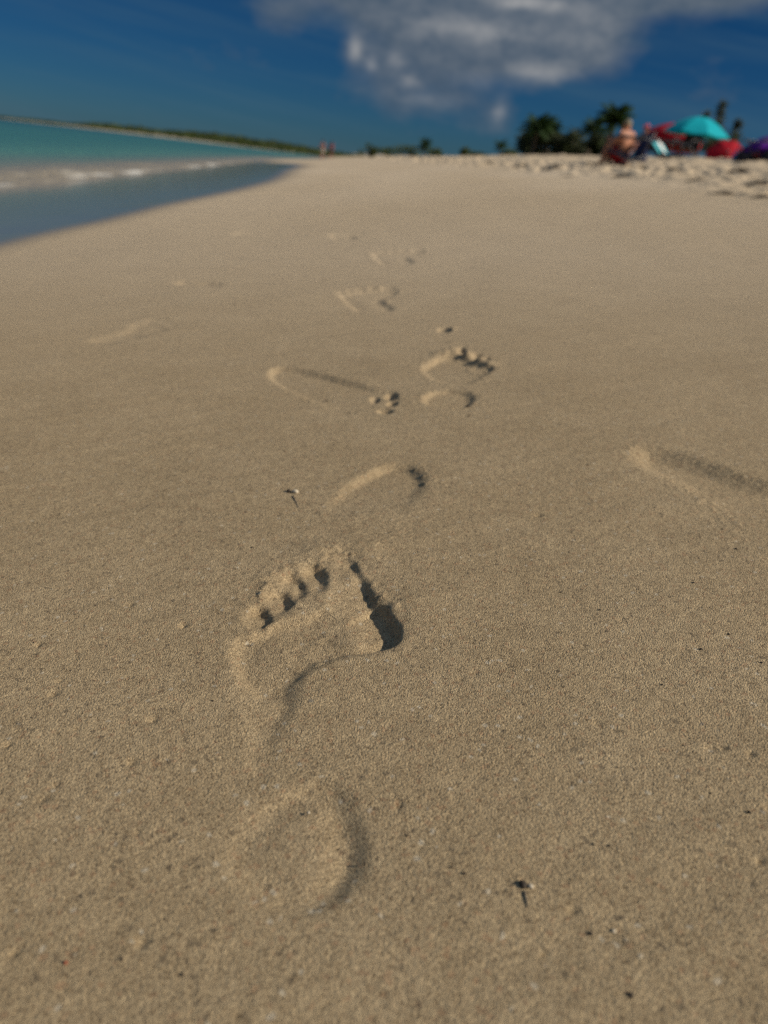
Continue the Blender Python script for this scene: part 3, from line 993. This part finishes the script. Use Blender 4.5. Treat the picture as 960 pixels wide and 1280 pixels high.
def skin_mesh(name, pts, edges, mat, parent, sub=2, root=0):
    me = bpy.data.meshes.new(name)
    me.from_pydata([p[0] for p in pts], edges, [])
    o = bpy.data.objects.new(name, me)
    col.objects.link(o)
    sk = o.modifiers.new('s', 'SKIN')
    sk.use_smooth_shade = True
    sv = me.skin_vertices[0].data if me.skin_vertices else None
    if sv is None:
        bm = bmesh.new(); bm.from_mesh(me); bm.verts.layers.skin.verify(); bm.to_mesh(me); bm.free()
        sv = me.skin_vertices[0].data
    for i, p in enumerate(pts):
        r = p[1]
        sv[i].radius = (r, r) if not isinstance(r, tuple) else r
        sv[i].use_root = (i == root)
    ss = o.modifiers.new('b', 'SUBSURF'); ss.levels = sub; ss.render_levels = sub
    dg = bpy.context.evaluated_depsgraph_get()
    dg.update()
    m2 = bpy.data.meshes.new_from_object(o.evaluated_get(dg))
    o.modifiers.clear()
    o.data = m2
    m2.name = name
    m2.materials.clear(); m2.materials.append(mat)
    m2.polygons.foreach_set('use_smooth', [True]*len(m2.polygons))
    if parent: o.parent = parent
    return o


def person(loc, rz, J, label, skin, hair, shorts=None, top=None, s=1.0, long_hair=False, cap=None, girth=1.0):
    """J: joint positions, the figure looks towards +x; l/r mirrored joints given separately"""
    root = empty('person', loc, rz, label=label, cat='person')
    V = lambda k: Vector(J[k])*s
    pts = []; ed = []; ix = {}

    def add(k, p, r, par=None):
        ix[k] = len(pts); pts.append((tuple(p), r*s*(girth if r > .0365 and k not in ('neck', 'jaw', 'cran', 'crown') else 1)))
        if par: ed.append((ix[par], ix[k]))
    add('pel', V('pel'), .125)
    add('waist', V('pel').lerp(V('chest'), .45), .112, 'pel')
    add('chest', V('chest'), .135, 'waist')
    add('neck', V('neck'), .058, 'chest')
    hd = V('head')
    up = (hd-V('neck')).normalized()
    fw = Vector(J.get('look', (1, 0, 0))).normalized()
    add('jaw', hd-up*.065*s+fw*.018*s, .070, 'neck')
    add('cran', hd+up*.035*s-fw*.01*s, .096, 'jaw')
    add('crown', hd+up*.095*s-fw*.012*s, .055, 'cran')
    add('nose', hd+fw*.112*s-up*.012*s, .013, 'jaw')
    for q in ('l', 'r'):
        add('sh'+q, V('sh'+q), .062, 'chest')
        add('el'+q, V('el'+q), .043, 'sh'+q)
        add('wr'+q, V('wr'+q), .028, 'el'+q)
        dh = (V('wr'+q)-V('el'+q)).normalized()
        palm_ = V('wr'+q)+dh*.07*s
        add('pa'+q, palm_, .032, 'wr'+q)
        sd = dh.orthogonal().normalized()
        for i in range(4):
            o = sd*(i-1.5)*.021*s
            ln = (.075, .085, .08, .062)[i]
            add(f'f{i}{q}', palm_+o+dh*(.03+ln*.5)*s, .0088, 'pa'+q)
            add(f'g{i}{q}', palm_+o*1.1+dh*(.03+ln)*s+Vector((0, 0, -.02))*s, .0075, f'f{i}{q}')
        add('th'+q, palm_-sd*.045*s+dh*.015*s, .0105, 'pa'+q)
        add('hi'+q, V('hi'+q), .095, 'pel')
        add('kn'+q, V('kn'+q), .060, 'hi'+q)
        add('cf'+q, V('kn'+q).lerp(V('an'+q), .35), .056, 'kn'+q)
        add('an'+q, V('an'+q), .038, 'cf'+q)
        add('to'+q, V('to'+q), .032, 'an'+q)
    body = skin_mesh('body', pts, ed, skin, root)
    side = up.cross(fw).normalized()
    for e in (-1, 1):
        MB().ball(hd+fw*.090*s+side*e*.034*s+up*.012*s, .011*s, 2).build('eye', EYE, body)
        MB().ball(hd-fw*.005*s+side*e*.094*s-up*.005*s, .03*s, 2, (.8, .35, 1)).build('ear', skin, body)
    hm = MB()
    rot = up.to_track_quat('Z', 'X').to_matrix()
    hm.ball(hd+up*.055*s-fw*.022*s, .108*s, 3, (1.0, .98, .92), rot, jit=.02)
    if long_hair:
        hm.ball(hd-up*.06*s-fw*.075*s, .075*s, 3, (.8, 1.1, 1.6), rot, jit=.03)
    hm.build('hair', hair, root)
    if cap:
        cm = MB().ball(hd+up*.075*s-fw*.015*s, .112*s, 3, (1, 1, .75), rot)
        cm.ball(hd+up*.06*s+fw*.12*s, .075*s, 2, (1, .9, .12), rot)
        cm.build('cap', cap, root)
    if shorts:
        P = [(tuple(V('pel')+(V('chest')-V('pel')).normalized()*.07*s), .132*s*girth), (tuple(V('pel')), .142*s*girth)]
        E = [(0, 1)]
        for q in ('l', 'r'):
            a, k = V('hi'+q), V('kn'+q)
            n = len(P)
            P += [(tuple(a), .112*s*girth), (tuple(a.lerp(k, .82)), .090*s*girth)]
            E += [(1, n), (n, n+1)]
        skin_mesh('shorts', P, E, shorts, root, root=1)
    if top:
        P = [(tuple(V('pel')+(V('chest')-V('pel'))*.1), .136*s), (tuple(V('chest')), .150*s), (tuple(V('chest').lerp(V('neck'), .6)), .085*s)]
        E = [(0, 1), (1, 2)]
        for q in ('l', 'r'):
            n = len(P)
            P += [(tuple(V('sh'+q)), .078*s), (tuple(V('sh'+q).lerp(V('el'+q), .5)), .060*s)]
            E += [(1, n), (n, n+1)]
        skin_mesh('shirt', P, E, top, root, root=1)
    return root


def both(d):                     # mirror the left joints
    for k in list(d):
        if k.endswith('l') and k[:-1] in ('sh', 'el', 'wr', 'hi', 'kn', 'an', 'to') and k[:-1]+'r' not in d:
            x, y, z = d[k]; d[k[:-1]+'r'] = (x, -y, z)
    return d


WALK1 = both(dict(pel=(0, 0, .93), chest=(.02, 0, 1.26), neck=(.03, 0, 1.47), head=(.05, 0, 1.60), shl=(.02, .19, 1.40), ell=(-.10, .24, 1.13), wrl=(.03, .23, .90), elr=(.08, -.24, 1.13), wrr=(.24, -.22, .96),
                  hil=(0, .10, .88), knl=(.16, .10, .50), anl=(.12, .10, .09), tol=(.27, .11, .03), knr=(-.02, -.10, .48), anr=(-.26, -.10, .13), tor=(-.13, -.11, .03)))
WALK2 = both(dict(pel=(0, 0, .90), chest=(.01, 0, 1.22), neck=(.02, 0, 1.42), head=(.03, 0, 1.55), shl=(.02, .17, 1.35), ell=(.06, .22, 1.09), wrl=(.20, .21, .90), elr=(-.08, -.22, 1.09), wrr=(.0, -.22, .86),
                  hil=(0, .09, .85), knl=(.0, .09, .47), anl=(-.22, .09, .12), tol=(-.10, .10, .03), knr=(.14, -.09, .48), anr=(.12, -.09, .08), tor=(.25, -.10, .03)))
SIT = both(dict(pel=(-.02, 0, .30), chest=(-.06, 0, .66), neck=(-.02, 0, .88), head=(.03, 0, 1.02), shl=(-.05, .23, .80), ell=(.10, .25, .60), wrl=(.30, .20, .66), hil=(.04, .10, .28), knl=(.36, .13, .60), anl=(.52, .13, .10), tol=(.66, .15, .035)))
SIT2 = both(dict(pel=(-.05, 0, .30), chest=(-.14, 0, .64), neck=(-.14, 0, .85), head=(-.10, 0, .98), shl=(-.14, .19, .78), ell=(.02, .26, .55), wrl=(.22, .22, .48), hil=(.02, .10, .28), knl=(.42, .14, .46), anl=(.64, .14, .10), tol=(.78, .16, .035)))

# the two walkers at the water's edge
for px, D, J, lb, sk, hr, sh, tp, lh in ((402.5, 80, WALK1, 'left of two far walkers at the shore, bare-chested in pale shorts', SKIN2, HAIRD, simple('pale_shorts', (.55, .53, .45), .8), None, False),
                                         (413.5, 84, WALK2, 'right of two far walkers at the shore, in a red top and dark shorts', SKIN2, HAIRD, BLACKC, simple('faded_red_shirt', (.30, .05, .06), .8), True)):
    p = at(px, 198, D)
    person((p.x, D, max(gz(p.x, D), ZW)), R(80), J, lb, sk, hr, sh, tp, 1.0, lh)

# the person sitting on the crest
b = foot_at(776, 13.4)
ps = at(785, 148, 13.4).z-b.z
ch = beach_chair(b+Vector((.02, 0, 0)), R(180), 'low navy beach chair under the seated bare-backed person', NAVY, DARKM, seat_h=.20, back=.40, lean=R(20))
person(b, R(128), SIT, 'person sitting on a low chair facing left, bare-backed, in red shorts', SKIN, HAIRG, REDC, None, ps/1.19, girth=1.95)
print('seated height available', ps)
b = foot_at(799, 14.6)
bag(b, (.22, .18, .24), NAVY, 'navy blue beach bag on the sand right of the bare-backed person')
# lounge chair with towels
b = foot_at(838, 17.5)
c = beach_chair(b, R(-38), 'navy beach chair with white and turquoise towels over its back', NAVY, DARKM, .22, .5, .34, R(38))
rows = []
for i in range(9):
    f = i/8
    p = Vector((-.20, 0, .22)).lerp(Vector((-.20-.34*math.sin(R(43)), 0, .22+.34*math.cos(R(43)))), f)
    rows.append([(p.x+.035+.012*math.sin(j*1.7+i), (j/6-.5)*.16, p.z+.02) for j in range(7)])
t_ = MB().sheet(rows, .012).build('towel', WHITE, loc=b); t_.rotation_euler = (0, 0, R(-38))
tag(t_, 'white towel hanging over the back of the navy beach chair', 'towel')
rows = []
for i in range(9):
    f = i/8
    p = Vector((-.20, 0, .22)).lerp(Vector((-.20-.26*math.sin(R(43)), 0, .22+.26*math.cos(R(43)))), f)
    rows.append([(p.x+.018+.010*math.sin(j*1.3+i*.6), (j/8-.5)*.56, p.z+.012) for j in range(9)])
t_ = MB().sheet(rows, .010).build('towel', CYAN, loc=b); t_.rotation_euler = (0, 0, R(-38))
tag(t_, 'turquoise towel under the white one on the navy beach chair', 'towel')
# in the shade of the red parasol
b = foot_at(797, 26)
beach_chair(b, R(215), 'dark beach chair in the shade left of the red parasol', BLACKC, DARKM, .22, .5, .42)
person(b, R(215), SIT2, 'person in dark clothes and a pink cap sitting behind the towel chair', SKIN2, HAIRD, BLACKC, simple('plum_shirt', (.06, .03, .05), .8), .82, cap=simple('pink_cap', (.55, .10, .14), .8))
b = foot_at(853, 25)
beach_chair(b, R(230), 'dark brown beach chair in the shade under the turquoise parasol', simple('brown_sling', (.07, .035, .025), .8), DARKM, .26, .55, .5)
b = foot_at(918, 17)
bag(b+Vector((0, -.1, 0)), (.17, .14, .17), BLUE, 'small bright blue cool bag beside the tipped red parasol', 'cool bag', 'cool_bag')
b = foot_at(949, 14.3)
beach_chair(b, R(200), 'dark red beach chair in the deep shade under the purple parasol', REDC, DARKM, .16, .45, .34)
b = foot_at(930, 14.2)  # dark bag shapes added where only the parasol's shade lies
bag(b, (.30, .26, .24), BLACKC, 'added black bag shape standing in for shade at the left of the purple parasol')
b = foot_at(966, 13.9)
bag(b, (.34, .26, .22), BLACKC, 'added black bag shape standing in for shade at the right edge under the purple parasol')

# ------------------------------------------------------------------ small things on the near sand
SHELL = simple('pale_shell', (.54, .45, .32), .6, .1, 400, .3)
DARKBIT = simple('dark_bit', (.050, .036, .024), .7, .3, 500, .3)
TWIG = simple('grey_twig', (.20, .16, .11), .8, .3, 300, .3)
RUST = simple('rusty_grit', (.30, .10, .05), .7, .2, 500, .3)


def pebble(px, py, r, mat, label, cat, name, group=None, sub=2, flat=.7):
    x, y = gnd(px, py)
    mb = MB().ball((0, 0, r*flat*.45), r, sub, (rnd.uniform(.75, 1.25), rnd.uniform(.75, 1.1), flat), Matrix.Rotation(rnd.uniform(0, 3), 3, 'Z'), jit=.16)
    o = mb.build(name, mat, loc=(x, y, gz(x, y)))
    return tag(o, label, cat, group)


pebble(369, 617, .0027, SHELL, 'pale shell fragment with a dark hollow at its left, beyond the toes', 'shell', 'shell_fragment')
pebble(361, 616, .0022, DARKBIT, 'dark lump standing in for the shaded hollow beside the pale shell fragment beyond the toes', 'debris', 'dark_speck')  # dark lump painted in for the shadowed hollow left of the shell
x0, y0 = gnd(366, 622); x1, y1 = gnd(374, 640)
o = MB().tube([(0, 0, .0005), ((x1-x0)*.5+.0008, (y1-y0)*.5, .0005), (x1-x0, y1-y0, .0002)], [.0005, .0004, .0002], 5).build('twig', TWIG, loc=(x0, y0, gz(x0, y0)))
tag(o, 'thin twig lying beside the pale shell fragment beyond the toes', 'twig')
pebble(654, 1104, .0017, DARKBIT, 'dark round seed right of the heel mark', 'seed', 'seed')
pebble(664, 1106, .0011, SHELL, 'pale shell chip touching the dark seed right of the heel mark', 'shell', 'shell_fragment')
x0, y0 = gnd(656, 1112); x1, y1 = gnd(660, 1132)
o = MB().tube([(0, 0, .0004), ((x1-x0)*.5, (y1-y0)*.5, .0004), (x1-x0, y1-y0, .0002)], [.0004, .00035, .0002], 5).build('twig', TWIG, loc=(x0, y0, gz(x0, y0)))
tag(o, 'short thin stalk below the dark seed right of the heel mark', 'twig')
pebble(768, 1161, .0008, SHELL, 'single bright white shell chip at the lower right', 'shell', 'shell_fragment')
pebble(386, 1013, .0007, SHELL, 'pale shell chip lying inside the heel mark', 'shell', 'shell_fragment')
pebble(82, 1202, .0009, RUST, 'rusty red grain at the lower left', 'grit', 'rust_grain')
specks = [(739, 1164, 1.4), (788, 1243, 1.6), (936, 1015, 1.7), (889, 990, 1.0), (876, 811, 1.5), (911, 792, 1.4), (867, 728, 1.3), (952, 828, 1.3), (828, 855, 1.2), (750, 762, 1.4), (701, 739, .9), (711, 690, .8), (921, 684, 1.7), (903, 659, 1.1),
          (266, 875, 1.0), (152, 1197, 1.2), (40, 898, .8), (228, 1216, 1.2), (509, 1041, 1.0), (762, 1055, 1.1), (742, 1053, .9), (714, 1097, .9), (565, 1082, 1.0), (580, 1090, 1.2), (456, 1077, 1.1), (533, 667, .9), (704, 858, 1.0), (773, 957, .7), (855, 930, .8),
          (88, 840, .7), (118, 852, .7), (131, 842, .7), (43, 806, .8), (315, 686, 1.2), (293, 382, 2.5), (356, 565, 1.4), (405, 350, 3), (585, 508, 2.6), (409, 500, 2.2), (437, 515, 1.6), (586, 520, 1.8), (605, 465, 2.2), (210, 400, 2.2), (735, 582, 1.2), (832, 527, 1.2)]
for px, py, s in specks:
    x, y = gnd(px, py)
    pebble(px, py, .00062*s*(1 if py > 600 else 1.3), DARKBIT, 'tiny dark speck of debris lying loose on the smooth sand', 'debris', 'dark_speck', 'dark specks on the smooth sand', 1)

# ------------------------------------------------------------------ light, sky and clouds
SUN_EL, SUN_AZ = R(34), R(103)          # azimuth clockwise from +Y (straight ahead)
sd = Vector((math.cos(SUN_EL)*math.sin(SUN_AZ), math.cos(SUN_EL)*math.cos(SUN_AZ), math.sin(SUN_EL)))
ld = bpy.data.lights.new('sun', 'SUN'); ld.energy = 3.8; ld.angle = R(.5); ld.color = (1, .92, .79)
lo = bpy.data.objects.new('sun', ld); col.objects.link(lo)
lo.rotation_euler = (-sd).to_track_quat('-Z', 'Y').to_euler()
lo.location = sd*50

g = N('World', True)
sc.world = g.m
sky = g.n('ShaderNodeTexSky', sky_type='NISHITA', sun_disc=False, sun_elevation=SUN_EL, sun_rotation=SUN_AZ, air_density=.9, dust_density=.25, ozone_density=3.0, altitude=0)
tc = g.n('ShaderNodeTexCoord').outputs['Generated']
sp = g.n('ShaderNodeSeparateXYZ', {0: tc})
dx, dy, dz = sp.outputs
azn = g.M('ARCTAN2', dx, dy)
eln = g.M('ARCSINE', dz)


def azel(px, py):
    d = ray(px, py)
    return math.atan2(d[0], d[1]), math.atan2(d[2], math.hypot(d[0], d[1]))


def blob(px, py, rx, ry, amp):
    a, e = azel(px, py)
    a2, _ = azel(px+rx, py); _, e2 = azel(px, py-ry)
    u = g.M('DIVIDE', g.M('SUBTRACT', azn, a), abs(a2-a)); v = g.M('DIVIDE', g.M('SUBTRACT', eln, e), abs(e2-e))
    r2 = g.M('ADD', g.M('MULTIPLY', u, u), g.M('MULTIPLY', v, v))
    return g.M('MULTIPLY', g.M('EXPONENT', g.M('MULTIPLY', r2, -1.0)), amp)


def total(bl):
    s = None
    for b_ in bl:
        q = blob(*b_)
        s = q if s is None else g.M('ADD', s, q)
    return s


pol = g.ramp(g.M('DIVIDE', eln, 1.2, clamp=True), [(0, (.088, .200, .335)), (.05, (.060, .182, .325)), (.14, (.036, .165, .31)), (.30, (.65, .68, .66)), (1, (2.3, 1.9, 1.5))])
skyc = g.mix(1.0, sky.outputs[0], pol, 'MULTIPLY')      # deep polarised blue low down; overhead brightened and warmed to fill shadows
mask = total([(600, 20, 150, 55, 1.1), (690, 62, 70, 38, .75), (510, -10, 110, 45, 1.0), (760, -8, 120, 28, .8), (890, -8, 90, 20, .5), (560, 75, 90, 36, .5), (470, 90, 46, 44, .36), (560, 125, 75, 28, .33), (628, 142, 22, 20, .26), (443, 62, 14, 20, .32),
              (355, 25, 40, 34, .38), (600, -90, 700, 70, 1.0)])
hi = total([(605, 40, 60, 18, .40), (672, 92, 40, 13, .60), (658, 3, 50, 10, .75), (443, 62, 9, 15, .75), (464, 80, 8, 10, .5), (492, 74, 14, 10, .40), (512, 102, 12, 9, .35), (530, 125, 30, 8, .30), (625, 140, 9, 18, .40), (740, 40, 50, 40, .22), (600, 103, 30, 8, .3), (535, 30, 40, 22, .18)])
cvec = g.n('ShaderNodeCombineXYZ', {0: azn, 1: g.M('MULTIPLY', eln, 1.7), 2: 0.3}).outputs[0]
n1 = g.noise(cvec, 11.0, 7, .58)
n2 = g.noise(cvec, 30.0, 5, .6)
dens = g.M('ADD', mask, g.M('MULTIPLY', g.M('SUBTRACT', n1, .5), 1.05))
cov = g.M('MULTIPLY', g.M('SUBTRACT', dens, .12), 1.15, clamp=True)
cov = g.M('MULTIPLY', cov, g.M('SUBTRACT', 2.2, cov), clamp=True)
lit = g.M('ADD', g.M('MULTIPLY', g.M('MULTIPLY', hi, g.M('ADD', n2, n2)), .70), g.M('MULTIPLY', g.M('SUBTRACT', n2, .40), .38), clamp=True)
cc = g.mix(lit, (.070, .104, .150), (.46, .45, .44))
cc = g.n('ShaderNodeVectorMath', {0: cc}, operation='SCALE'); cc.inputs[3].default_value = 12.0
# thin streaks of high cloud
svec = g.n('ShaderNodeCombineXYZ', {0: g.M('MULTIPLY', g.M('ADD', azn, g.M('MULTIPLY', eln, 1.2)), 2.0), 1: g.M('MULTIPLY', g.M('SUBTRACT', eln, g.M('MULTIPLY', azn, -.12)), 26.0), 2: 1.7}).outputs[0]
st = g.M('MULTIPLY', g.M('SUBTRACT', g.noise(svec, 1.4, 5, .55), .46), 1.25, clamp=True)
skyw = g.mix(st, skyc, (.75, 1.5, 2.1))
fin = g.mix(cov, skyw, cc.outputs[0])
bg = g.n('ShaderNodeBackground', {'Color': fin, 'Strength': .075})
wo = g.n('ShaderNodeOutputWorld')
g.t.links.new(bg.outputs[0], wo.inputs[0])

sc.view_settings.view_transform = 'Standard'
sc.view_settings.look = 'None'
sc.view_settings.exposure = 0.17
sc.view_settings.gamma = 1
sc.view_settings.use_curve_mapping = False
sc.cycles.use_denoising = False
